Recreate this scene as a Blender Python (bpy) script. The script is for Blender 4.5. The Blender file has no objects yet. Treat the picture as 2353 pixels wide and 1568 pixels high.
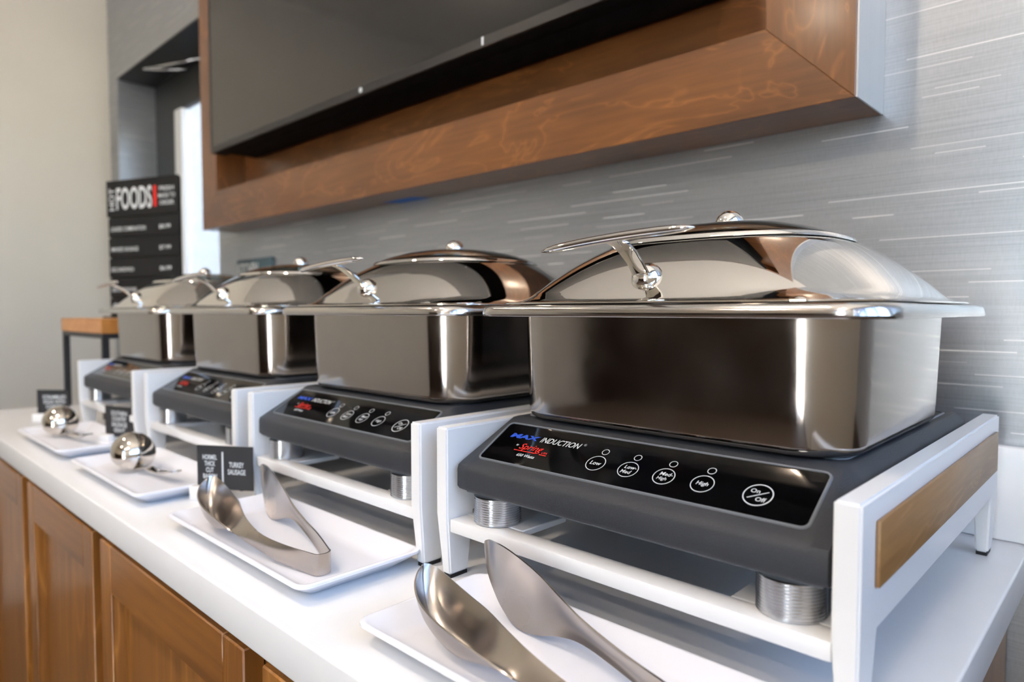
import bpy, bmesh, math, random
from mathutils import Vector, Matrix

random.seed(4)
SC = bpy.context.scene
COL = SC.collection
PI = math.pi

# ------------------------------------------------------------------ camera
cam_d = bpy.data.cameras.new('camera')
cam = bpy.data.objects.new('camera', cam_d)
COL.objects.link(cam)
cam.location = (0, 0, 0.25)
FW = Vector((-0.69083, 0.72164, -0.04462))
cam.rotation_euler = FW.to_track_quat('-Z', 'Y').to_euler()
cam_d.sensor_width = 36.0
cam_d.lens = 1545.0 / 2353.0 * 36.0
cam_d.clip_start = 0.01
cam_d.dof.use_dof = True
cam_d.dof.focus_distance = 0.56
cam_d.dof.aperture_fstop = 4.6
SC.camera = cam

# ------------------------------------------------------------------ world
world = bpy.data.worlds.new('sky')
SC.world = world
world.use_nodes = True
wn = world.node_tree.nodes
wl = world.node_tree.links
bg = wn['Background']
sky = wn.new('ShaderNodeTexSky')
sky.sky_type = 'NISHITA'
sky.sun_disc = False
sky.sun_elevation = math.radians(38)
sky.sun_rotation = math.radians(15)
sky.air_density = 1.0
sky.dust_density = 1.2
sky.ozone_density = 1.0
wl.new(sky.outputs[0], bg.inputs[0])
bg.inputs[1].default_value = 0.45

sun_d = bpy.data.lights.new('sun', 'SUN')
sun_d.energy = 27.0
sun_d.angle = math.radians(0.53)
sun_d.color = (1.0, 0.975, 0.95)
sun = bpy.data.objects.new('sun', sun_d)
sun.rotation_euler = Vector((-0.2, -0.75, -1.0)).to_track_quat('-Z', 'Y').to_euler()
COL.objects.link(sun)

SC.cycles.max_bounces = 6
SC.cycles.diffuse_bounces = 3
SC.cycles.glossy_bounces = 4
SC.cycles.transmission_bounces = 6
SC.cycles.caustics_refractive = False
SC.view_settings.view_transform = 'Standard'
SC.view_settings.look = 'None'
SC.view_settings.gamma = 1.0
SC.view_settings.use_curve_mapping = False
SC.view_settings.exposure = 1.92

# room limits (counter top is z = 0)
FLOOR, CEIL = -0.91, 1.83
XL, XR = -3.24, 0.85
YB, YF = 0.91, -3.4


def portal(loc, rot, sx, sy):
    d = bpy.data.lights.new('window_portal', 'AREA')
    d.shape = 'RECTANGLE'
    d.size = sx
    d.size_y = sy
    d.cycles.is_portal = True
    o = bpy.data.objects.new('window_portal', d)
    o.location = loc
    o.rotation_euler = rot
    COL.objects.link(o)


WR = (-1.3, 0.86, 0.36, 1.70)      # right wall window: y0 y1 z0 z1
WF = (-0.1, 0.8, -0.86, 1.72)       # front wall window: x0 x1 z0 z1
WN = (-3.127, -2.16, 0.12, 1.21)   # back wall niche: x0 x1 z0 z1
portal((XR + 0.02, (WR[0] + WR[1]) / 2, (WR[2] + WR[3]) / 2), (0, PI / 2, 0), WR[3] - WR[2], WR[1] - WR[0])
portal(((WF[0] + WF[1]) / 2, YF - 0.02, (WF[2] + WF[3]) / 2), (PI / 2, 0, 0), WF[1] - WF[0], WF[3] - WF[2])
portal(((WN[0] + WN[1]) / 2, 1.12, (WN[2] + WN[3]) / 2), (-PI / 2, 0, 0), WN[1] - WN[0], WN[3] - WN[2])


# ------------------------------------------------------------------ materials
def srgb(r, g, b):
    f = lambda c: (c / 255 / 12.92) if c / 255 <= 0.04045 else ((c / 255 + 0.055) / 1.055) ** 2.4
    return (f(r), f(g), f(b), 1)


MATS = {}


def new_mat(name):
    m = bpy.data.materials.new(name)
    m.use_nodes = True
    MATS[name] = m
    nt = m.node_tree
    return m, nt, nt.nodes['Principled BSDF'], nt.nodes, nt.links


def plain(name, col, rough=0.5, metal=0.0, spec=0.5, coat=0.0, emit=None, estr=0.0, noise=0.0, nscale=30, bump=0.0, bscale=400, rvar=0.0, stretch=(1, 1, 1)):
    m, nt, p, N, L = new_mat(name)
    p.inputs['Base Color'].default_value = col
    p.inputs['Roughness'].default_value = rough
    p.inputs['Metallic'].default_value = metal
    p.inputs['Specular IOR Level'].default_value = spec
    p.inputs['Coat Weight'].default_value = coat
    if emit:
        p.inputs['Emission Color'].default_value = emit
        p.inputs['Emission Strength'].default_value = estr
    tc = N.new('ShaderNodeTexCoord')
    mp = N.new('ShaderNodeMapping')
    mp.inputs['Scale'].default_value = stretch
    L.new(tc.outputs['Object'], mp.inputs['Vector'])
    if noise or rvar:
        nz = N.new('ShaderNodeTexNoise')
        nz.inputs['Scale'].default_value = nscale
        nz.inputs['Detail'].default_value = 6
        L.new(mp.outputs[0], nz.inputs['Vector'])
        if noise:
            mx = N.new('ShaderNodeMix')
            mx.data_type = 'RGBA'
            mx.inputs[6].default_value = tuple(c * (1 - noise) for c in col[:3]) + (1,)
            mx.inputs[7].default_value = tuple(min(1, c * (1 + noise)) for c in col[:3]) + (1,)
            L.new(nz.outputs['Fac'], mx.inputs[0])
            L.new(mx.outputs[2], p.inputs['Base Color'])
        if rvar:
            mr = N.new('ShaderNodeMapRange')
            mr.inputs[1].default_value = 0.35
            mr.inputs[2].default_value = 0.7
            mr.inputs[3].default_value = max(0.01, rough - rvar)
            mr.inputs[4].default_value = rough + rvar
            L.new(nz.outputs['Fac'], mr.inputs[0])
            L.new(mr.outputs[0], p.inputs['Roughness'])
    if bump:
        nb = N.new('ShaderNodeTexNoise')
        nb.inputs['Scale'].default_value = bscale
        L.new(mp.outputs[0], nb.inputs['Vector'])
        bp = N.new('ShaderNodeBump')
        bp.inputs['Strength'].default_value = bump
        bp.inputs['Distance'].default_value = 0.001
        L.new(nb.outputs['Fac'], bp.inputs['Height'])
        L.new(bp.outputs[0], p.inputs['Normal'])
    return m


def wood(name, dark, light, axis=0, scale=9.0, rough=0.35, coat=0.3, figure=0.5, stretch=0.22):
    m, nt, p, N, L = new_mat(name)
    tc = N.new('ShaderNodeTexCoord')
    mp = N.new('ShaderNodeMapping')
    sc = [1, 1, 1]
    sc[axis] = stretch
    mp.inputs['Scale'].default_value = sc
    L.new(tc.outputs['Object'], mp.inputs['Vector'])
    n1 = N.new('ShaderNodeTexNoise')
    n1.inputs['Scale'].default_value = scale
    n1.inputs['Detail'].default_value = 3
    n1.inputs['Distortion'].default_value = 1.2
    L.new(mp.outputs[0], n1.inputs['Vector'])
    # contour bands of the noise give cathedral figure
    ml = N.new('ShaderNodeMath'); ml.operation = 'MULTIPLY'; ml.inputs[1].default_value = 9.0
    L.new(n1.outputs['Fac'], ml.inputs[0])
    fr = N.new('ShaderNodeMath'); fr.operation = 'PINGPONG'; fr.inputs[1].default_value = 1.0
    L.new(ml.outputs[0], fr.inputs[0])
    pw = N.new('ShaderNodeMath'); pw.operation = 'POWER'; pw.inputs[1].default_value = 9.0
    L.new(fr.outputs[0], pw.inputs[0])
    n2 = N.new('ShaderNodeTexNoise')
    n2.inputs['Scale'].default_value = scale * 11
    n2.inputs['Detail'].default_value = 8
    mp2 = N.new('ShaderNodeMapping')
    sc2 = [1, 1, 1]
    sc2[axis] = 0.06
    mp2.inputs['Scale'].default_value = sc2
    L.new(tc.outputs['Object'], mp2.inputs['Vector'])
    L.new(mp2.outputs[0], n2.inputs['Vector'])
    a = N.new('ShaderNodeMath'); a.operation = 'MULTIPLY'; a.inputs[1].default_value = figure
    L.new(pw.outputs[0], a.inputs[0])
    n3 = N.new('ShaderNodeTexNoise')
    n3.inputs['Scale'].default_value = scale * 0.9
    n3.inputs['Detail'].default_value = 5
    L.new(mp.outputs[0], n3.inputs['Vector'])
    b = N.new('ShaderNodeMath'); b.operation = 'MULTIPLY_ADD'; b.inputs[1].default_value = 0.55; b.inputs[2].default_value = -0.08
    L.new(n2.outputs['Fac'], b.inputs[0])
    c0 = N.new('ShaderNodeMath'); c0.operation = 'MULTIPLY_ADD'; c0.inputs[1].default_value = 0.9; c0.inputs[2].default_value = -0.3
    L.new(n3.outputs['Fac'], c0.inputs[0])
    s = N.new('ShaderNodeMath'); s.operation = 'ADD'
    L.new(a.outputs[0], s.inputs[0]); L.new(b.outputs[0], s.inputs[1])
    s2 = N.new('ShaderNodeMath'); s2.operation = 'ADD'; s2.use_clamp = True
    L.new(s.outputs[0], s2.inputs[0]); L.new(c0.outputs[0], s2.inputs[1])
    mx = N.new('ShaderNodeMix'); mx.data_type = 'RGBA'
    mx.inputs[6].default_value = dark; mx.inputs[7].default_value = light
    L.new(s2.outputs[0], mx.inputs[0])
    L.new(mx.outputs[2], p.inputs['Base Color'])
    p.inputs['Roughness'].default_value = rough
    p.inputs['Coat Weight'].default_value = coat
    p.inputs['Coat Roughness'].default_value = 0.15
    return m


def wallpaper(name):
    m, nt, p, N, L = new_mat(name)

    def M(op, a, b=None, c=None, clamp=False):
        n = N.new('ShaderNodeMath'); n.operation = op; n.use_clamp = clamp
        for i, v in enumerate((a, b, c)):
            if v is None:
                continue
            if isinstance(v, (int, float)):
                n.inputs[i].default_value = v
            else:
                L.new(v, n.inputs[i])
        return n.outputs[0]
    tc = N.new('ShaderNodeTexCoord')
    sep = N.new('ShaderNodeSeparateXYZ')
    L.new(tc.outputs['Object'], sep.inputs[0])
    u = M('ADD', sep.outputs[0], sep.outputs[1])
    v = sep.outputs[2]

    def layer(pitch, cell, present, thick, off):
        vv = M('DIVIDE', M('ADD', v, off), pitch)
        row = M('FLOOR', vv)
        rf = M('FRACT', vv)
        w1 = N.new('ShaderNodeTexWhiteNoise'); w1.noise_dimensions = '1D'
        L.new(M('ADD', row, off * 77 + 0.5), w1.inputs['W'])
        uu = M('ADD', M('DIVIDE', u, cell), M('MULTIPLY', w1.outputs['Value'], 13.7))
        ce = M('FLOOR', uu)
        cf = M('FRACT', uu)
        cb = N.new('ShaderNodeCombineXYZ')
        L.new(row, cb.inputs[0]); L.new(ce, cb.inputs[1]); cb.inputs[2].default_value = off * 31
        w2 = N.new('ShaderNodeTexWhiteNoise'); w2.noise_dimensions = '3D'
        L.new(cb.outputs[0], w2.inputs['Vector'])
        sc3 = N.new('ShaderNodeSeparateColor')
        L.new(w2.outputs['Color'], sc3.inputs[0])
        on = M('GREATER_THAN', w2.outputs['Value'], 1 - present)
        a = M('MULTIPLY', sc3.outputs[0], 0.4)
        b = M('ADD', a, M('MULTIPLY_ADD', sc3.outputs[1], 0.42, 0.15))
        ina = M('GREATER_THAN', cf, a)
        inb = M('LESS_THAN', cf, b)
        th = M('LESS_THAN', M('ABSOLUTE', M('SUBTRACT', rf, 0.5)), thick)
        k = M('MULTIPLY', M('MULTIPLY', on, ina), M('MULTIPLY', inb, th))
        return M('MULTIPLY', k, M('MULTIPLY_ADD', sc3.outputs[2], 0.7, 0.3))
    d = M('MAXIMUM', layer(0.0132, 0.40, 0.55, 0.05, 0.0), layer(0.0167, 0.24, 0.36, 0.04, 0.31), clamp=True)
    # woven grass-like streaks
    cb = N.new('ShaderNodeCombineXYZ')
    L.new(M('MULTIPLY', u, 6.0), cb.inputs[0]); L.new(M('MULTIPLY', v, 420.0), cb.inputs[1])
    nz = N.new('ShaderNodeTexNoise'); nz.inputs['Scale'].default_value = 1.0; nz.inputs['Detail'].default_value = 4
    L.new(cb.outputs[0], nz.inputs['Vector'])
    cb2 = N.new('ShaderNodeCombineXYZ')
    L.new(M('MULTIPLY', u, 500.0), cb2.inputs[0]); L.new(M('MULTIPLY', v, 90.0), cb2.inputs[1])
    nz2 = N.new('ShaderNodeTexNoise'); nz2.inputs['Scale'].default_value = 1.0; nz2.inputs['Detail'].default_value = 3
    L.new(cb2.outputs[0], nz2.inputs['Vector'])
    st = M('MULTIPLY_ADD', nz.outputs['Fac'], 0.7, M('MULTIPLY', nz2.outputs['Fac'], 0.3), clamp=True)
    mx = N.new('ShaderNodeMix'); mx.data_type = 'RGBA'
    mx.inputs[6].default_value = srgb(132, 136, 141); mx.inputs[7].default_value = srgb(192, 196, 203)
    L.new(st, mx.inputs[0])
    mx2 = N.new('ShaderNodeMix'); mx2.data_type = 'RGBA'
    L.new(d, mx2.inputs[0]); L.new(mx.outputs[2], mx2.inputs[6]); mx2.inputs[7].default_value = srgb(226, 227, 226)
    L.new(mx2.outputs[2], p.inputs['Base Color'])
    p.inputs['Roughness'].default_value = 0.33
    L.new(M('MULTIPLY_ADD', d, -0.65, 0.72), p.inputs['Metallic'])
    p.inputs['Specular IOR Level'].default_value = 0.6
    bp = N.new('ShaderNodeBump'); bp.inputs['Strength'].default_value = 0.12; bp.inputs['Distance'].default_value = 0.001
    L.new(st, bp.inputs['Height']); L.new(bp.outputs[0], p.inputs['Normal'])
    return m


def pane_mat(name, tint=(1, 1, 1, 1), refl=0.07):
    m, nt, p, N, L = new_mat(name)
    N.remove(p)
    out = N['Material Output']
    tr = N.new('ShaderNodeBsdfTransparent'); tr.inputs[0].default_value = tint
    gl = N.new('ShaderNodeBsdfGlossy'); gl.inputs['Roughness'].default_value = 0.02
    mx = N.new('ShaderNodeMixShader')
    lw = N.new('ShaderNodeLayerWeight'); lw.inputs['Blend'].default_value = 0.25
    ma = N.new('ShaderNodeMath'); ma.operation = 'MULTIPLY_ADD'; ma.use_clamp = True
    ma.inputs[1].default_value = 0.8; ma.inputs[2].default_value = refl * 0.4
    L.new(lw.outputs['Fresnel'], ma.inputs[0])
    L.new(ma.outputs[0], mx.inputs[0])
    L.new(tr.outputs[0], mx.inputs[1]); L.new(gl.outputs[0], mx.inputs[2])
    L.new(mx.outputs[0], out.inputs[0])
    return m


wallpaper('wallpaper')
plain('beige_paint', srgb(201, 196, 186), 0.6, noise=0.03, nscale=6)
plain('ceiling_paint', srgb(236, 232, 224), 0.7)
plain('floor_carpet', srgb(84, 72, 63), 0.8, noise=0.3, nscale=60)
plain('dark_wainscot', srgb(52, 38, 30), 0.45, noise=0.2, nscale=12)
plain('black_metal', srgb(38, 38, 42), 0.45)
plain('black_frame', srgb(24, 25, 28), 0.5)
plain('white_frame', srgb(225, 228, 230), 0.45)
plain('quartz', srgb(234, 235, 237), 0.22, noise=0.02, nscale=40)
plain('white_paint', srgb(233, 234, 236), 0.28)
plain('white_melamine', srgb(238, 240, 248), 0.22)
plain('rubber', srgb(22, 22, 24), 0.7)
plain('lid_steel', srgb(232, 229, 225), 0.045, metal=1.0, rvar=0.02, nscale=18)
plain('chrome', srgb(232, 231, 229), 0.035, metal=1.0)
plain('flange_steel', srgb(205, 203, 201), 0.16, metal=1.0, rvar=0.05, nscale=30)
plain('pan_steel', srgb(176, 170, 165), 0.14, metal=1.0, rvar=0.06, nscale=14, noise=0.1)
plain('tong_steel', srgb(184, 177, 172), 0.26, metal=1.0, rvar=0.03, nscale=9, noise=0.07)
plain('spoon_steel', srgb(214, 208, 200), 0.06, metal=1.0)
plain('aluminium', srgb(226, 228, 231), 0.22, metal=1.0)
plain('cooktop_coat', srgb(46, 49, 55), 0.5, bump=0.5, bscale=1500, noise=0.25, nscale=900, spec=0.5)
plain('cooktop_edge', srgb(110, 114, 120), 0.4)
plain('black_glass', srgb(5, 5, 6), 0.06, spec=0.35)
plain('hob_glass', srgb(8, 8, 9), 0.12, spec=0.4)
plain('print_white', srgb(205, 209, 213), 0.5)
plain('print_blue', srgb(25, 75, 190), 0.5)
plain('print_red', srgb(225, 35, 28), 0.5)
plain('sign_black', srgb(27, 27, 28), 0.6, spec=0.3)
plain('sign_face', srgb(48, 48, 50), 0.55, spec=0.3)
plain('sign_teal', srgb(72, 98, 108), 0.5)
plain('tape_blue', srgb(10, 100, 190), 0.6)
plain('tv_body', srgb(10, 10, 11), 0.8, spec=0.1)
plain('tv_bezel', srgb(26, 27, 30), 0.4)
plain('tv_screen', srgb(26, 26, 27), 0.12, spec=0.9)
plain('led_dot', srgb(210, 215, 220), 0.4)
plain('acrylic_white', srgb(238, 238, 238), 0.2)
plain('siding', srgb(196, 201, 206), 0.7)
plain('brushed_strip', srgb(186, 189, 194), 0.35, metal=0.6, noise=0.1, nscale=60, stretch=(1, 8, 0.05))
plain('outdoor_ground', srgb(190, 186, 180), 0.9)
plain('lamp_glow', (1, 0.72, 0.4, 1), 0.5, emit=(1.0, 0.82, 0.64, 1), estr=58.0)
plain('lamp_ring', srgb(210, 205, 195), 0.4)
wood('frame_wood_x', srgb(80, 47, 24), srgb(146, 93, 48), 0, 13.0, 0.35, 0.35, 0.38, 0.36)
wood('frame_wood_z', srgb(80, 47, 24), srgb(146, 93, 48), 2, 13.0, 0.35, 0.35, 0.38, 0.36)
wood('cabinet_wood_x', srgb(92, 52, 18), srgb(204, 138, 64), 0, 9.0, 0.3, 0.35, 0.3, 0.16)
wood('cabinet_wood_z', srgb(92, 52, 18), srgb(204, 138, 64), 2, 9.0, 0.3, 0.35, 0.3, 0.16)
wood('oak_strip', srgb(126, 88, 48), srgb(186, 142, 90), 1, 22.0, 0.4, 0.15, 0.3)
wood('riser_wood', srgb(176, 116, 58), srgb(226, 162, 92), 0, 12.0, 0.4, 0.2, 0.3)
pane_mat('window_glass')
# lid glass
gm, gnt, gp, gN, gL = new_mat('lid_glass')
gp.inputs['Base Color'].default_value = (0.78, 0.88, 0.84, 1)
gp.inputs['Roughness'].default_value = 0.02
gp.inputs['Transmission Weight'].default_value = 1.0
gp.inputs['IOR'].default_value = 1.5


# ------------------------------------------------------------------ helpers
def tag(o, label=None, cat=None, group=None, kind=None):
    if label: o['label'] = label
    if cat: o['category'] = cat
    if group: o['group'] = group
    if kind: o['kind'] = kind
    return o


def empty(name, loc=(0, 0, 0), rot=(0, 0, 0), parent=None):
    o = bpy.data.objects.new(name, None)
    o.empty_display_size = 0.05
    o.location = loc
    o.rotation_euler = rot
    COL.objects.link(o)
    if parent: o.parent = parent
    return o


def link(name, bm, mat, parent=None, smooth=False, loc=None, rot=None, fix=True):
    if fix:
        bmesh.ops.recalc_face_normals(bm, faces=bm.faces)
    me = bpy.data.meshes.new(name)
    bm.to_mesh(me)
    bm.free()
    me.materials.append(MATS[mat])
    if smooth:
        for p in me.polygons: p.use_smooth = True
    o = bpy.data.objects.new(name, me)
    COL.objects.link(o)
    if parent: o.parent = parent
    if loc: o.location = loc
    if rot: o.rotation_euler = rot
    if smooth == 'auto':
        me.set_sharp_from_angle(angle=math.radians(40))
    return o


def add_box(bm, x0, x1, y0, y1, z0, z1, bev=0.0, seg=2):
    vs = [bm.verts.new((x, y, z)) for x in (x0, x1) for y in (y0, y1) for z in (z0, z1)]
    fs = [bm.faces.new([vs[i] for i in f]) for f in ((0, 1, 3, 2), (4, 6, 7, 5), (0, 4, 5, 1), (2, 3, 7, 6), (0, 2, 6, 4), (1, 5, 7, 3))]
    bmesh.ops.recalc_face_normals(bm, faces=fs)
    if bev:
        es = list({e for f in fs for e in f.edges})
        bmesh.ops.bevel(bm, geom=es, offset=bev, segments=seg, affect='EDGES', profile=0.5)


def box(name, x0, x1, y0, y1, z0, z1, mat, parent=None, bev=0.0, seg=2, **k):
    bm = bmesh.new()
    add_box(bm, x0, x1, y0, y1, z0, z1, bev, seg)
    return link(name, bm, mat, parent, smooth='auto' if bev else False, **k)


def loft(bm, rings, closed=True, cap0=False, cap1=False):
    """rings: list of equally long point lists"""
    R = [[bm.verts.new(p) for p in r] for r in rings]
    n = len(R[0])
    for a, b in zip(R[:-1], R[1:]):
        for i in range(n if closed else n - 1):
            j = (i + 1) % n
            bm.faces.new((a[i], a[j], b[j], b[i]))
    if cap0: bm.faces.new(R[0][::-1])
    if cap1: bm.faces.new(R[-1])
    return R


def rrect(hx, hy, r, seg=8):
    pts = []
    for cx, cy, a0 in ((hx - r, hy - r, 0), (-hx + r, hy - r, 90), (-hx + r, -hy + r, 180), (hx - r, -hy + r, 270)):
        for i in range(seg + 1):
            a = math.radians(a0 + 90 * i / seg)
            pts.append((cx + r * math.cos(a), cy + r * math.sin(a)))
    return pts


def superell(a, b, n, seg=96):
    pts = []
    for i in range(seg):
        t = 2 * PI * i / seg
        c, s = math.cos(t), math.sin(t)
        pts.append((a * math.copysign(abs(c) ** (2 / n), c), b * math.copysign(abs(s) ** (2 / n), s)))
    return pts


def cyl(bm, x, y, z0, z1, r, seg=32, r1=None):
    r1 = r if r1 is None else r1
    loft(bm, [[(x + rr * math.cos(2 * PI * i / seg), y + rr * math.sin(2 * PI * i / seg), z) for i in range(seg)] for z, rr in ((z0, r), (z1, r1))], True, True, True)


def lathe(bm, prof, seg=32, x=0, y=0):
    """prof: (r,z) list"""
    rings = [[(x + max(r, 1e-5) * math.cos(2 * PI * i / seg), y + max(r, 1e-5) * math.sin(2 * PI * i / seg), z) for i in range(seg)] for r, z in prof]
    loft(bm, rings, True, True, True)


def tube(bm, pts, r, seg=8):
    pts = [Vector(p) for p in pts]
    rings = []
    up = Vector((0, 0, 1))
    for i, p in enumerate(pts):
        d = (pts[min(i + 1, len(pts) - 1)] - pts[max(i - 1, 0)]).normalized()
        s = d.cross(up)
        if s.length < 1e-4: s = d.cross(Vector((0, 1, 0)))
        s.normalize()
        t = s.cross(d)
        rr = r[i] if isinstance(r, (list, tuple)) else r
        rings.append([p + s * rr * math.cos(2 * PI * k / seg) + t * rr * math.sin(2 * PI * k / seg) for k in range(seg)])
    loft(bm, rings, True, True, True)


def text_bm(s, width=None, height=None, size=1.0, shear=0.0, bold=0.0, align='CENTER', depth=0.0002):
    """text as a mesh in the XY plane, scaled to a width and/or height"""
    cu = bpy.data.curves.new('lettering', 'FONT')
    cu.body = s
    cu.size = 1.0
    cu.shear = shear
    cu.offset = bold
    cu.align_x = 'LEFT'
    cu.resolution_u = 3
    cu.space_line = 0.9
    if align == 'CENTER': cu.align_x = 'CENTER'
    ob = bpy.data.objects.new('lettering', cu)
    COL.objects.link(ob)
    dg = bpy.context.evaluated_depsgraph_get()
    me = bpy.data.meshes.new_from_object(ob.evaluated_get(dg))
    bpy.data.objects.remove(ob)
    bpy.data.curves.remove(cu)
    bm = bmesh.new()
    bm.from_mesh(me)
    bpy.data.meshes.remove(me)
    xs = [v.co.x for v in bm.verts]; ys = [v.co.y for v in bm.verts]
    x0, x1, y0, y1 = min(xs), max(xs), min(ys), max(ys)
    fx = (width / (x1 - x0)) if width else None
    fy = (height / (y1 - y0)) if height else None
    if fx is None: fx = fy if fy else size
    if fy is None: fy = fx
    cx = (x0 + x1) / 2 if align == 'CENTER' else x0
    cy = (y0 + y1) / 2
    for v in bm.verts:
        v.co.x = (v.co.x - cx) * fx
        v.co.y = (v.co.y - cy) * fy
        v.co.z = 0
    return bm


def lettering(name, s, mat, parent, x, y, z=0.0004, rot=0.0, **k):
    bm = text_bm(s, **k)
    o = link(name, bm, mat, parent, fix=False)
    o.location = (x, y, z)
    o.rotation_euler = (0, 0, rot)
    return o


def ring_bm(r, w, seg=48, h=0.0002, ry=None):
    bm = bmesh.new()
    ry = ry or r
    a = [(math.cos(2 * PI * i / seg), math.sin(2 * PI * i / seg)) for i in range(seg)]
    loft(bm, [[(c * (r - w), s * (ry - w), 0) for c, s in a], [(c * r, s * ry, 0) for c, s in a]])
    return bm


def copy_tree(o, parent=None):
    c = o.copy()
    COL.objects.link(c)
    if parent is not None: c.parent = parent
    for ch in list(o.children):
        copy_tree(ch, c)
    return c


def struct(o):
    o['kind'] = 'structure'
    return o


# ------------------------------------------------------------------ the room
struct(box('floor', XL - 0.2, XR + 0.2, YF - 0.2, YB + 0.2, FLOOR - 0.1, FLOOR, 'floor_carpet'))
struct(box('ceiling', XL - 0.2, XR + 0.2, YF - 0.2, YB + 0.2, CEIL, CEIL + 0.1, 'ceiling_paint'))
struct(box('wall_left', XL - 0.15, XL, YF, YB + 0.17, FLOOR, CEIL, 'beige_paint'))


def holed_wall(name, axis, p0, p1, a0, a1, z0, z1, h, mat):
    """wall slab between p0..p1 on its thickness axis, spanning a0..a1, with one hole h=(a,b,z,z)"""
    bm = bmesh.new()
    for (s0, s1, t0, t1) in ((a0, h[0], z0, z1), (h[1], a1, z0, z1), (h[0], h[1], z0, h[2]), (h[0], h[1], h[3], z1)):
        if axis == 'y': add_box(bm, s0, s1, p0, p1, t0, t1)
        else: add_box(bm, p0, p1, s0, s1, t0, t1)
    return struct(link(name, bm, mat))


holed_wall('wall_back', 'y', YB, YB + 0.17, XL, XR + 0.15, FLOOR, CEIL, WN, 'wallpaper')
holed_wall('wall_right', 'x', XR, XR + 0.15, YF, YB, FLOOR, CEIL, WR, 'beige_paint')
wf = holed_wall('wall_front', 'y', YF - 0.15, YF, XL, XR + 0.15, FLOOR, CEIL, WF, 'beige_paint')
struct(box('trim_1', XL, WF[0], YF, YF + 0.03, FLOOR, 0.29, 'dark_wainscot'))  # unseen wainscot, invented so the pan fronts mirror something dark
struct(box('trim_4', WF[1], XR, YF, YF + 0.03, FLOOR, 0.29, 'dark_wainscot'))
struct(box('trim_5', XL, XL + 0.03, YF + 0.03, -2.85, FLOOR, 0.29, 'dark_wainscot'))  # unseen, added along the side wall to extend that dark reflection
struct(box('trim_3', -0.06, XR, YB - 0.03, YB - 0.0005, FLOOR, -0.03, 'dark_wainscot'))
struct(box('ground_outside', -30, 30, -30, 30, FLOOR - 0.4, FLOOR - 0.2, 'outdoor_ground'))


def window(name, axis, p, h, cols, mat, fw=0.05, dep=0.05, mull=0.05, rows=1):
    w = struct(empty(name, ((h[0] + h[1]) / 2 if axis == 'y' else p, p if axis == 'y' else (h[0] + h[1]) / 2, h[2])))
    o = w.location

    def pc(nm, a0, a1, z0, z1, m, q0, q1):
        if axis == 'y': return box(nm, a0 - o.x, a1 - o.x, q0 - o.y, q1 - o.y, z0 - o.z, z1 - o.z, m, w)
        return box(nm, q0 - o.x, q1 - o.x, a0 - o.y, a1 - o.y, z0 - o.z, z1 - o.z, m, w)
    pc('window_frame', h[0], h[0] + fw, h[2], h[3], mat, p, p + dep)
    pc('window_frame', h[1] - fw, h[1], h[2], h[3], mat, p, p + dep)
    pc('window_frame', h[0] + fw, h[1] - fw, h[2], h[2] + fw, mat, p, p + dep)
    pc('window_frame', h[0] + fw, h[1] - fw, h[3] - fw, h[3], mat, p, p + dep)
    n = cols
    cw = (h[1] - h[0] - 2 * fw - (n - 1) * mull) / n
    for i in range(n):
        a = h[0] + fw + i * (cw + mull)
        if i:
            pc('mullion', a - mull, a, h[2] + fw, h[3] - fw, mat, p, p + dep)
        pc('pane', a, a + cw, h[2] + fw, h[3] - fw, 'window_glass', p + dep * 0.5, p + dep * 0.5 + 0.004)
    return w


window('window_2', 'x', XR + 0.03, WR, 4, 'black_frame', 0.05, 0.05, 0.07)
window('window_3', 'y', YF - 0.08, WF, 1, 'black_frame', 0.05, 0.05, 0.06)
w1 = struct(empty('window_1', ((WN[0] + WN[1]) / 2, 1.06, WN[2])))
o1 = w1.location


def nb(nm, x0, x1, y0, y1, z0, z1, m):
    return box(nm, x0 - o1.x, x1 - o1.x, y0 - o1.y, y1 - o1.y, z0 - o1.z, z1 - o1.z, m, w1)


nb('window_frame', -3.125, -2.90, 1.055, 1.078, WN[2] + 0.002, WN[3] - 0.002, 'black_frame')
nb('window_frame', -2.23, -2.163, 1.055, 1.078, WN[2] + 0.002, WN[3] - 0.002, 'black_frame')
nb('window_frame', -2.90, -2.23, 1.055, 1.078, 1.06, WN[3] - 0.002, 'black_frame')
nb('window_frame', -2.90, -2.23, 1.055, 1.078, WN[2] + 0.002, 0.18, 'black_frame')
nb('sash', -2.90, -2.83, 1.05, 1.07, 0.18, 1.06, 'white_frame')
nb('pane', -2.83, -2.23, 1.064, 1.068, 0.18, 1.06, 'window_glass')
for nm, a, b in (('stay_arm', (-2.885, 0.935, 1.196), (-2.755, 1.052, 1.19)), ('stay_arm', (-2.885, 0.935, 1.196), (-2.62, 1.052, 1.2))):
    bm = bmesh.new()
    tube(bm, [Vector(a) - o1, (Vector(a) + Vector(b)) / 2 - o1, Vector(b) - o1], 0.006, 8)
    link(nm, bm, 'aluminium', w1, smooth=True)
nb('soffit_lining', WN[0] + 0.002, WN[1] - 0.002, YB, 1.055, WN[3] - 0.006, WN[3] - 0.0005, 'black_frame')

# pale siding across the way, seen through the small window
ns = empty('neighbour_wall', (-4.6, 3.0, FLOOR - 0.2))
tag(ns, 'pale horizontal siding of the house seen through the small window', 'building')
for i in range(34):  # upper boards added to keep direct sun out of the niche window
    bm = bmesh.new()
    add_box(bm, -3.5, 4.5, 0.0 + 0.006, 0.04, i * 0.16, i * 0.16 + 0.165)
    for v in bm.verts:
        if v.co.y < 0.02 and v.co.z < i * 0.16 + 0.05: v.co.y -= 0.02
    link('siding_board', bm, 'siding', ns)

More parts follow.
